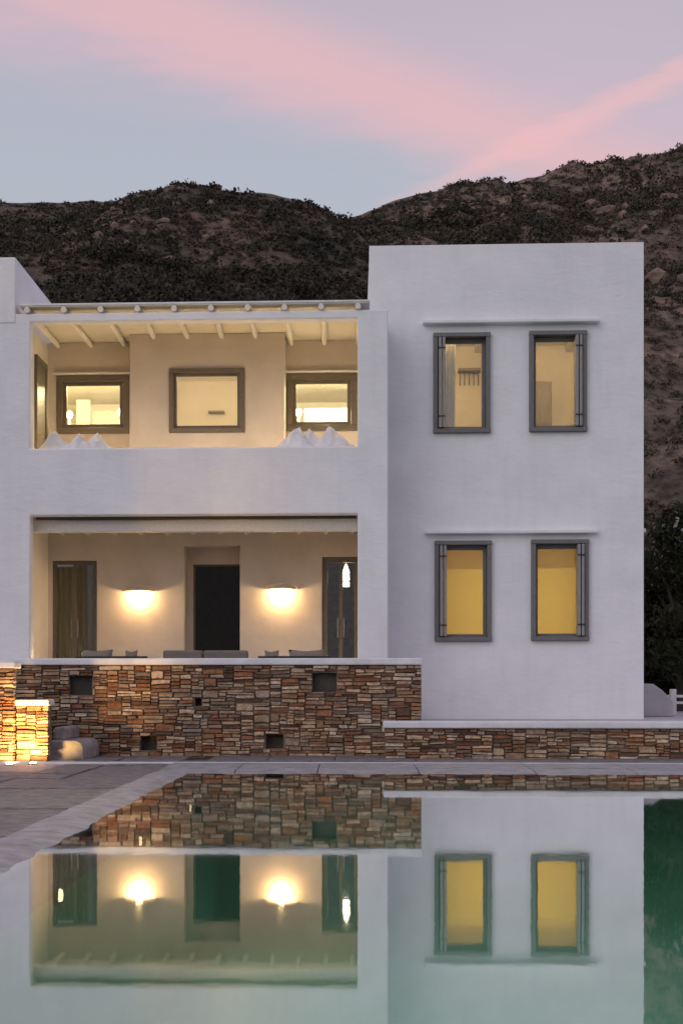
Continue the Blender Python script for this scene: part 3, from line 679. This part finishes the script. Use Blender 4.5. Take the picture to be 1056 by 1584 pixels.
box('picture_ledge', 'wardrobe', house, a.x-.14, a.x+.14, 26.28, 26.398, a.z-.015, a.z+.015)
# ---- lower loggia: second beam, reeds, rafters, doors
zb2 = ZA(300, 822, YL+.35)
box('inner_beam', 'white_wood', house, WLX+.002, LX1+.14, YL+.33, YL+.53, zb2, Z_LOW+.02, .015)
rb = thing('reed_blind', 'rolled brown reed blind tucked under the lower loggia opening', 'reed blind', ((LX0+LX1)/2, YL+.285, Z_LOW))
for k_ in range(9):
    a = k_*2*math.pi/8; rr_ = .018 if k_ < 8 else 0
    pts = [(LX0+.03+(LX1-LX0-.06)*i/14, YL+.29+rr_*math.cos(a)+random.uniform(-.004, .004), Z_LOW-.012+rr_*math.sin(a)+random.uniform(-.006, .006)) for i in range(15)]
    MB().tube(pts, .011, 6).build('reed', 'reed', rb)
for k_ in range(12):
    x = WLX+.25+k_*.43
    if x < LX1+.1: MB().tube([(x, YL+.53, Z_LOW-.03), (x, YB-.002, Z_LOW-.03)], .042, 10).build('rafter', 'white_wood', house)
def glass_door(r, y, k=.07, split=False, name='door', g='glass'):
    x0, x1, z0, z1 = r
    d = MB().box(x0, x0+k, y, y+.08, z0+.002, z1-k).box(x1-k, x1, y, y+.08, z0+.002, z1-k).box(x0, x1, y, y+.08, z1-k, z1).box(x0+k, x1-k, y, y+.08, z0+.002, z0+.12).build(name, 'brown_frame', house, .006)
    if split:
        xm = (x0+x1)/2; box('meeting_stile', 'brown_frame', d, xm-.03, xm+.03, y+.01, y+.07, z0+.122, z1-k-.001, .004)
        for s_ in (-1, 1): MB().tube([(xm+s_*.05, y+.0, z0+.95), (xm+s_*.05, y-.04, z0+.95), (xm+s_*.05, y-.04, z0+1.25), (xm+s_*.05, y, z0+1.25)], .008, 8).build('handle', 'grey_light', d)
    box('pane', g, d, x0+k-.004, x1-k+.004, y+.036, y+.044, z0+.118, z1-k+.004)
    return d
glass_door(doors[0], YB+.06, .06, True); glass_door(doors[2], YB+.06, .09, True)
cd = (XA(299, YB+.42, 930), XA(371, YB+.42, 930)+.05, ZT, ZA(335, 873, YB+.42))
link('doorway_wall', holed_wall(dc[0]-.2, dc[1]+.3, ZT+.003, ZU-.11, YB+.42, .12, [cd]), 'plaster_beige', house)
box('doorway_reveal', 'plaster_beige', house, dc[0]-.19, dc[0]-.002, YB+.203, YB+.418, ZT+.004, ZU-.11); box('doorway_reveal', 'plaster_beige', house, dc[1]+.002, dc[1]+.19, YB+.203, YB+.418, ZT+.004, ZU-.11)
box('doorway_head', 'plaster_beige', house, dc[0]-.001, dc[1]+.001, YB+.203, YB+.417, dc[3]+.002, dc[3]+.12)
glass_door(cd, YB+.46, .03, g='glass_dark')
box('room_back', 'mortar', house, WLX-.3, RX0-.02, 28.6, 28.7, ZT+.01, ZU-.12); box('room_ceiling', 'plaster_in', house, WLX-.3, RX0-.02, YB+.55, 28.59, ZU-.25, ZU-.12)
curtain('curtain', 'olive curtain drawn behind the lower left glass door', doors[0][0]+.02, doors[0][1]-.02, YB+.32, ZT+.01, doors[0][3]-.08, 'curtain_olive', 7, .035)
# lantern in the right-hand doorway
p = at(535, 890, YB+.6)
t = thing('lantern', 'slim lit glass lantern hanging behind the right glass door', 'lantern', (p.x, p.y, p.z-.2))
MB().tube([(p.x, p.y, p.z+.16), (p.x, p.y, p.z+.9)], .004, 6).build('chain', 'grey_light', t)
MB().lathe((p.x, p.y, p.z), [(.0, .20), (.02, .17), (.062, .05), (.062, .045), (.0, .045)], 14).build('hood', 'lantern_glass', t)
MB().lathe((p.x, p.y, p.z), [(.055, .04), (.060, -.08)], 14).build('glass', 'lantern_glass', t)
MB().lathe((p.x, p.y, p.z), [(0, -.085), (.062, -.085), (.062, -.105), (0, -.105)], 14).build('band', 'dark_metal', t)
MB().lathe((p.x, p.y, p.z), [(0, -.11), (.058, -.11), (.058, -.19), (0, -.19)], 14).build('base', 'lantern_glass', t)
lamp('glow', t, (p.x, p.y-.13, p.z-.05), 5, (1, .85, .55), .05)

# ------------------------------------------------------------------ wall lamps
for (px, py, lab) in ((217, 914, 'plaster half-bowl wall lamp left of the dark doorway'), (435, 911, 'plaster half-bowl wall lamp right of the dark doorway')):
    p = at(px, py, YB)
    t = thing('wall_lamp', lab, 'wall lamp', (p.x, YB, p.z), 'wall lamps on the lower loggia back wall')
    MB().lathe((p.x, YB-.002, p.z), [(.25, -.012), (.26, -.004), (.24, .035), (.16, .07), (.0, .085)], 20, half=True).build('shade', 'plaster_beige', t, smooth=True)
    MB().lathe((p.x, YB-.12, p.z-.005), [(0, -.03), (.028, -.02), (.03, .0), (.0, .02)], 12).build('bulb', 'bulb', t, smooth=True)
    lamp('glow', t, (p.x, YB-.13, p.z-.06), 24, (1, .66, .30), .05)
# concealed floor lamps that wash the loggias
def washer(x, y, z, w_, lab, col=(1, .69, .37)):
    t = thing('floor_lamp', lab, 'floor lamp', (x, y, z), 'low lamps standing on the loggia floors')
    MB().lathe((x, y, z), [(0, 0), (.07, 0), (.07, .015), (.02, .03), (.02, .12), (0, .12)], 14).build('base', 'dark_metal', t)
    MB().lathe((x, y, z+.12), [(0, 0), (.05, .01), (.065, .06), (.05, .11), (0, .12)], 14).build('globe', 'bulb', t, smooth=True)
    lamp('glow', t, (x, y, z+.34), w_, col, .07)
washer(WLX+.55, 23.05, ZU, 17, 'low globe lamp behind the parapet at the left end of the upper loggia')
washer(LX1-.5, 23.05, ZU, 17, 'low globe lamp behind the parapet at the right end of the upper loggia')
washer(-2.3, 22.75, ZU, 12, 'low globe lamp behind the middle of the upper loggia parapet')
washer(WLX+.42, 22.48, ZT, 7, 'low globe lamp behind the stone wall at the left end of the lower loggia', (1, .80, .52))
washer(LX1-.25, 22.55, ZT, 4, 'low globe lamp behind the stone wall at the right end of the lower loggia', (1, .80, .52))

# ------------------------------------------------------------------ cushions and terrace furniture
box('bench', 'plaster', house, WLX+.003, WLX+1.45, YL+.26, YL+.95, ZU+.002, ZU+.40, .02)
box('bench', 'plaster', house, LX1-1.25, LX1+.14, YL+.26, YL+.95, ZU+.002, ZU+.40, .02)
def pillow_mesh(w_, h_, th, n=14):
    v = []; f = []
    for s_ in (-1, 1):
        for j in range(n+1):
            for i in range(n+1):
                a, c = 2*i/n-1, 2*j/n-1
                pin = 1-.13*(1-a*a*0)*(1-abs(c))*abs(a)**3; pin2 = 1-.13*(1-abs(a))*abs(c)**3
                t_ = max(0, (1-a**4)*(1-c**4))**.55
                v.append((a*w_/2*pin, s_*th/2*t_*(1+.35*mnoise.noise((a*2.2, c*2.2, s_*3)))+.025*mnoise.noise((a*1.7+4, c*1.7, 1.0)), c*h_/2*pin2))
        o_ = 0 if s_ < 0 else (n+1)**2
        for j in range(n):
            for i in range(n): f.append((o_+j*(n+1)+i, o_+j*(n+1)+i+1, o_+(j+1)*(n+1)+i+1, o_+(j+1)*(n+1)+i))
    me = bpy.data.meshes.new('cushion'); me.from_pydata(v, [], f)
    bm = bmesh.new(); bm.from_mesh(me); bmesh.ops.remove_doubles(bm, verts=bm.verts, dist=1e-4); bmesh.ops.recalc_face_normals(bm, faces=bm.faces); bm.to_mesh(me); bm.free()
    for p_ in me.polygons: p_.use_smooth = True
    return me
PIL = pillow_mesh(.50, .50, .24, 24); PIL.materials.append(M['cushion_white'])
for (px, py, rot, yw, dy, lab) in ((86, 664, 38, -20, .50, 'white cushion leaning in the left corner of the upper loggia, leftmost of three'), (123, 668, 44, 8, .42, 'white cushion at the left of the upper loggia, middle of three'),
                                  (150, 667, 52, 20, .50, 'white cushion at the left of the upper loggia, nearest the middle window'),
                                  (457, 659, 50, -25, .40, 'white cushion at the right of the upper loggia, nearest the middle window'), (481, 661, 42, 5, .50, 'white cushion at the right of the upper loggia, middle of three'),
                                  (515, 657, 40, 18, .44, 'white cushion at the right of the upper loggia, rightmost of three by the pillar')):
    p = at(px, py, YL+dy); top = .335
    o = link('cushion', PIL, None); tag(o, lab, 'cushion', 'white cushions on the upper loggia benches')
    th_ = R(rot); hi = max(abs(math.cos(th_))+abs(math.sin(th_)), 1)*.25*.96
    o.location = (p.x + (.25*(math.cos(th_)-math.sin(th_)))*.5*(1 if rot > 45 else -1)*.6, p.y, p.z-hi); o.rotation_euler = (Matrix.Rotation(R(yw), 3, 'Z') @ Matrix.Rotation(R(-14), 3, 'X') @ Matrix.Rotation(th_, 3, 'Y')).to_euler()
def bench_seat(x0, x1, y, lab, flip):
    t = thing('outdoor_bench', lab, 'bench', ((x0+x1)/2, y, ZT), 'dark framed benches on the dining terrace')
    zt = ZA(170, 1015, y)
    box('back_rail', 'dark_metal', t, x0, x1, y, y+.06, zt-.05, zt, .008)
    box('seat', 'dark_metal', t, x0, x1, y+.06, y+.66, ZT+.30, ZT+.36, .008)
    for a in (x0+.03, x1-.07):
        box('leg', 'dark_metal', t, a, a+.04, y+.005, y+.055, ZT, zt-.052); box('leg', 'dark_metal', t, a, a+.04, y+.60, y+.65, ZT, ZT+.298)
    box('seat_cushion', 'cushion_grey', t, x0+.02, x1-.02, y+.08, y+.65, ZT+.362, ZT+.47, .03)
    return t, zt
yf = 21.55
for (x0, x1, w0, w1, n0, n1, side) in ((116, 228, 124, 174, 193, 212, 'left'), (399, 511, 446, 503, 409, 431, 'right')):
    a, c = XA(x0, yf, 1015), XA(x1, yf, 1015)
    bench_seat(a, c, yf, 'dark framed outdoor bench showing above the stone wall, %s of the grey sofa' % side, side)
    for (q0, q1, py, what) in ((w0, w1, 1005, 'wide'), (n0, n1, 1006, 'narrow')):
        A, B_ = at(q0, py, yf+.16), at(q1, py, yf+.16)
        me = pillow_mesh(B_.x-A.x, .42, .16, 10); me.materials.append(M['cushion_grey'])
        o = link('cushion', me, None); tag(o, '%s taupe cushion on the dark bench %s of the sofa' % (what, side), 'cushion', 'taupe cushions on the dark benches')
        o.location = ((A.x+B_.x)/2, yf+.20, A.z-.20); o.rotation_euler = (R(-12), 0, 0)
p = at(214, 1010, yf+.4)
t = thing('sofa', 'low grey two-part sofa in front of the dark doorway', 'sofa', (XA(318, yf), yf, ZT))
a, m_, c = at(252, 1006, yf), at(314, 1006, yf), at(383, 1005, yf)
box('back_cushion', 'sofa_grey', t, a.x, m_.x-.006, yf, yf+.20, ZT+.30, a.z, .03); box('back_cushion', 'sofa_grey', t, m_.x+.006, c.x, yf, yf+.20, ZT+.30, a.z, .03)
box('seat', 'sofa_grey', t, a.x, c.x, yf+.202, yf+.85, ZT+.12, ZT+.42, .03); box('base', 'dark_metal', t, a.x+.02, c.x-.02, yf+.02, yf+.83, ZT+.05, ZT+.118)
for qx in (a.x+.05, c.x-.09):
    for qy in (yf+.04, yf+.77): box('foot', 'dark_metal', t, qx, qx+.04, qy, qy+.04, ZT, ZT+.05)

# ------------------------------------------------------------------ right edge: railing, sloped parapet, tree
YQ = 25.6
t = thing('white_railing', 'white timber railing beyond the right corner of the house', 'railing', (XA(1040, YQ), YQ, ZG))
x0, x1 = XA(1003, YQ, 1080), 9.5
for py in (1077, 1087): 
    z = ZA(1030, py, YQ); box('rail', 'cap', t, x0+.1, x1, YQ-.02, YQ+.02, z-.022, z+.022, .006)
x = XA(1040, YQ, 1075)
while x < x1: box('post', 'cap', t, x-.05, x+.05, YQ-.05, YQ+.05, ZG-.01, ZA(1040, 1066, YQ), .01); x += 1.3
t = thing('stair_parapet', 'white sloping stair parapet at the right corner of the house', 'parapet', (XA(1010, 24.9), 24.9, ZG))
pr = [at(999, 1056, 24.9), at(1008, 1058, 24.9), at(1022, 1068, 24.9), at(1038, 1084, 24.9)]
v = [(q.x, 24.8, q.z) for q in pr] + [(pr[-1].x+.02, 24.8, ZG-.01), (RX1+.01, 24.8, ZG-.01)]; v[0] = (RX1+.01, 24.8, v[0][2])
nn = len(v); MB().add(v + [(x_, 25.05, z_) for x_, _, z_ in v], [tuple(range(nn)), tuple(range(2*nn-1, nn-1, -1))] + [(i, (i+1) % nn, nn+(i+1) % nn, nn+i) for i in range(nn)]).build('wall', 'terrace', t, .015)
def leaves(cents, size, jit, flat=.6):
    n = len(cents); d = rng.normal(size=(n, 3)); d /= np.linalg.norm(d, axis=1)[:, None]
    u = np.cross(d, rng.normal(size=(n, 3))); u /= np.linalg.norm(u, axis=1)[:, None]; w_ = np.cross(d, u)
    s = (size*rng.uniform(1-jit, 1+jit, n))[:, None]
    q = np.stack([cents-u*s, cents-w_*s*flat, cents+u*s, cents+w_*s*flat], 1).reshape(-1, 3)
    return q
def quads(name, V, m, parent=None):
    me = bpy.data.meshes.new(name); k = len(V)//4
    me.vertices.add(len(V)); me.vertices.foreach_set('co', np.asarray(V, dtype=np.float32).ravel())
    me.loops.add(len(V)); me.loops.foreach_set('vertex_index', np.arange(len(V), dtype=np.int32))
    me.polygons.add(k); me.polygons.foreach_set('loop_start', np.arange(0, len(V), 4, dtype=np.int32)); me.polygons.foreach_set('loop_total', np.full(k, 4, dtype=np.int32))
    me.update(); me.validate()
    return link(name, me, m, parent)
def tree(name, lab, x, y, z, h, rad, nleaf, lsize, low=.18, skylit_patch=0):
    t = thing(name, lab, 'tree', (x, y, z), 'trees beside the house')
    b = MB(); b.tube([(x, y, z-.2), (x+.08, y, z+h*.2), (x-.05, y+.1, z+h*.45), (x+.05, y, z+h*.75)], [.14, .11, .08, .03], 9)
    cl = []
    for k in range(16):
        a = k*2.4; q = low+(1-low)*random.uniform(.1, .95); rr_ = rad*math.sin(math.pi*min(.95, q*.8+.18))*random.uniform(.55, 1.0)
        e = Vector((x+rr_*math.cos(a), y+rr_*math.sin(a), z+h*q)); s = Vector((x, y, z+h*max(.15, q-.3)))
        b.tube([s, (s+e)/2+Vector((0, 0, .12)), e], [.05, .03, .012], 6); cl.append((e, random.uniform(.35, .65)*rad*.75))
    for k in range(26):
        q = low+(1-low)*random.random(); rr_ = rad*math.sin(math.pi*min(.97, q*.8+.15))*math.sqrt(random.random())*.9; a = random.uniform(0, 6.28)
        cl.append((Vector((x+rr_*math.cos(a), y+rr_*math.sin(a), z+h*q)), random.uniform(.3, .6)*rad*.7))
    b.build('trunk', 'bark', t)
    pts = []
    for e, r_ in cl:
        k = nleaf//len(cl); d = rng.normal(size=(k, 3)); d /= np.linalg.norm(d, axis=1)[:, None]
        pts.append(np.array(e) + d*(r_*rng.uniform(.25, 1.05, (k, 1)))*np.array([1, 1, .8]))
    quads('crown', leaves(np.concatenate(pts), lsize, .5, .35), 'tree_leaf', t)
    if skylit_patch:
        pts = []
        for e, r_ in cl:
            if e.z > z+h*.62 and random.random() < skylit_patch: pts.append(np.array(e)+rng.normal(size=(40, 3))*r_*.35)
        if pts: quads('skylit_patch', leaves(np.concatenate(pts), .05, .4, .8), 'skylit_patch', t)  # pale quads added high in the crown, sky light put into their colour
    return t
tree('tree', 'dark olive-green tree with painted-in sky-lit patches right of the house corner', XA(1048, 30.2), 30.2, 0.4, 3.9, 1.25, 9000, .085, .10, .5)
tree('tree', 'dark leafy tree at the right edge behind the pale-patched one', XA(1090, 31.6), 31.8, 0.4, 3.4, 1.6, 9000, .09, .06)
tree('tree', 'narrow dark tree half hidden behind the right corner of the house', XA(996, 31), 31.2, 0.4, 3.2, 1.0, 6000, .085, .06)

# ------------------------------------------------------------------ hills
def hill(name, m, ridge, Yc, Y0, z0, Yend, p, seed, amp, nx=190, ny=110):
    xs_r = [at(a, b_, Yc).x for a, b_ in ridge]; zs_r = [at(a, b_, Yc).z for a, b_ in ridge]
    X = np.linspace(xs_r[0], xs_r[-1], nx); Zc = np.interp(X, xs_r, zs_r)
    for _ in range(2): Zc = np.convolve(np.pad(Zc, 1, mode='edge'), [.25, .5, .25], 'valid')
    Ys = np.concatenate([np.linspace(Y0, Yc, int(ny*.75)), np.linspace(Yc, Yend, ny-int(ny*.75)+1)[1:]])
    G = np.zeros((ny, nx))
    for j, yv in enumerate(Ys):
        if yv <= Yc: k = ((yv-Y0)/(Yc-Y0)); k = k**p
        else: k = 1-.5*((yv-Yc)/(Yend-Yc))**1.5
        # keep each column on the camera's own fan so the crest line stays where it stands
        G[j] = z0+(Zc-z0)*k
    V = np.zeros((ny, nx, 3)); 
    for j, yv in enumerate(Ys):
        for i in range(nx):
            q = Vector((X[i]*.05+seed, yv*.05, 0)); e = mnoise.fractal(q, .9, 2.1, 5)*amp + mnoise.fractal(q*5, .8, 2, 3)*amp*.22
            fade = min(1, (yv-Y0)/12)*(.35 if abs(yv-Yc) < 3 else 1)
            V[j, i] = (X[i], yv, G[j, i]+e*fade)
    me = bpy.data.meshes.new(name); idx = np.arange(ny*nx).reshape(ny, nx)
    F_ = np.stack([idx[:-1, :-1], idx[:-1, 1:], idx[1:, 1:], idx[1:, :-1]], -1).reshape(-1, 4)
    me.from_pydata(V.reshape(-1, 3).tolist(), [], F_.tolist())
    for q in me.polygons: q.use_smooth = True
    o = struct(link(name, me, m)); 
    def H(x, y):
        i = np.clip(np.interp(x, X, np.arange(nx)), 0, nx-1.001); j = np.clip(np.interp(y, Ys, np.arange(ny)), 0, ny-1.001)
        i0, j0 = i.astype(int), j.astype(int); a, c = i-i0, j-j0; Zg = V[:, :, 2]
        return (Zg[j0, i0]*(1-a)*(1-c)+Zg[j0, i0+1]*a*(1-c)+Zg[j0+1, i0]*(1-a)*c+Zg[j0+1, i0+1]*a*c)
    return H, X
def on_screen(x, y, z, pad=40):
    rel = np.stack([x, y, z-HC], -1); dep = rel @ np.array(FW); u = PX+F*(rel @ np.array(RT))/dep; v_ = PY-F*(rel[:, 2])/dep
    return (u > -pad) & (u < 1056+pad) & (v_ > 150) & (v_ < 1100), u, v_
def scrub(name, m, H, X, ya, yb, n, r0, r1, per, leaf, cover):
    x = rng.uniform(X[0], X[-1], n*6); y = ya+(yb-ya)*rng.uniform(0, 1, n*6)**.8
    z = H(x, y); ok, u, v_ = on_screen(x, y, z)
    keep = np.array([mnoise.fractal(Vector((a*.045, b_*.045, 9.1)), .8, 2, 4) for a, b_ in zip(x[ok], y[ok])]) > cover
    x, y, z = x[ok][keep][:n], y[ok][keep][:n], z[ok][keep][:n]; k = len(x)
    r = r0+(r1-r0)*rng.uniform(0, 1, k)**2
    d = rng.normal(size=(k, per, 3)).astype(np.float32); d /= np.linalg.norm(d, axis=2)[:, :, None]; d[:, :, 2] = np.abs(d[:, :, 2])*.85-.05
    c = np.stack([x, y, z], -1)[:, None, :] + d*(r[:, None]*rng.uniform(.45, 1.05, (k, per)))[:, :, None]
    V = leaves(c.reshape(-1, 3), np.repeat(r, per)*leaf, .5, .7)
    o = quads(name, V, m); o['kind'] = 'stuff'; return o
def rocks(name, H, spots, Y, n, r0, r1):
    b = MB(); base_ = bmesh.new(); bmesh.ops.create_icosphere(base_, subdivisions=1, radius=1)
    bv = [v.co.copy() for v in base_.verts]; bf = [tuple(v.index for v in f_.verts) for f_ in base_.faces]
    for (px, spread, dy) in spots:
        for k in range(n):
            y = Y+dy+random.gauss(0, 7); x = at(px, 500, y).x+random.gauss(0, spread); z = float(H(np.array([x]), np.array([y]))[0]); r = random.uniform(r0, r1)
            s = Vector((random.uniform(.7, 1.6), random.uniform(.7, 1.2), random.uniform(.5, 1.1)))*r
            b.add([(x+q.x*s.x*random.uniform(.7, 1.2), y+q.y*s.y*random.uniform(.7, 1.2), z+q.z*s.z*random.uniform(.7, 1.2)) for q in bv], bf)
    base_.free(); o = b.build(name, 'rock'); o['kind'] = 'stuff'; return o
ridgeN = [(-700, 420), (-300, 400), (-60, 380), (40, 356), (110, 338), (170, 317), (200, 301), (240, 293), (270, 289), (302, 291), (330, 299), (395, 303), (440, 312), (480, 322), (512, 336), (560, 372), (640, 440), (760, 540), (900, 640), (1100, 760)]
Hn, Xn = hill('hill', 'hill', ridgeN, 118, 36, .2, 170, 1.15, 3.0, 2.2)
ridgeF = [(-500, 318), (-120, 310), (0, 308), (60, 306), (120, 309), (170, 317), (300, 330), (420, 338), (515, 336), (560, 326), (640, 308), (720, 292), (800, 280), (870, 271), (940, 258), (1000, 244), (1056, 233), (1200, 200), (1500, 150)]
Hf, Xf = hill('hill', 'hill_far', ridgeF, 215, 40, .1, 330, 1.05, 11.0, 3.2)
scrub('scrub', 'scrub', Hn, Xn, 45, 116.5, 14000, .18, .60, 26, .22, -.75)
scrub('scrub', 'scrub', Hn, Xn, 60, 100, 900, .7, 1.5, 130, .10, -.15)
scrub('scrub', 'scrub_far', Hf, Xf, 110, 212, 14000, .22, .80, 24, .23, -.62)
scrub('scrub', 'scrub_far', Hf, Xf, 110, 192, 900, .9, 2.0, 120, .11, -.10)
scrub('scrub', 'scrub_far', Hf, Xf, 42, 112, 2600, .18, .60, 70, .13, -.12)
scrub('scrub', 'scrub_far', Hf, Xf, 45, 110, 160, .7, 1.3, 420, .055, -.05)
rocks('boulders', Hn, ((160, 2.5, -8), (195, 2.0, -14), (245, 2.5, -6), (290, 2, -2)), 118, 30, .12, .5)
rocks('boulders', Hf, ((800, 6, -28), (850, 5, -22), (980, 6, -40), (1030, 5, -80)), 215, 26, .3, 1.2)
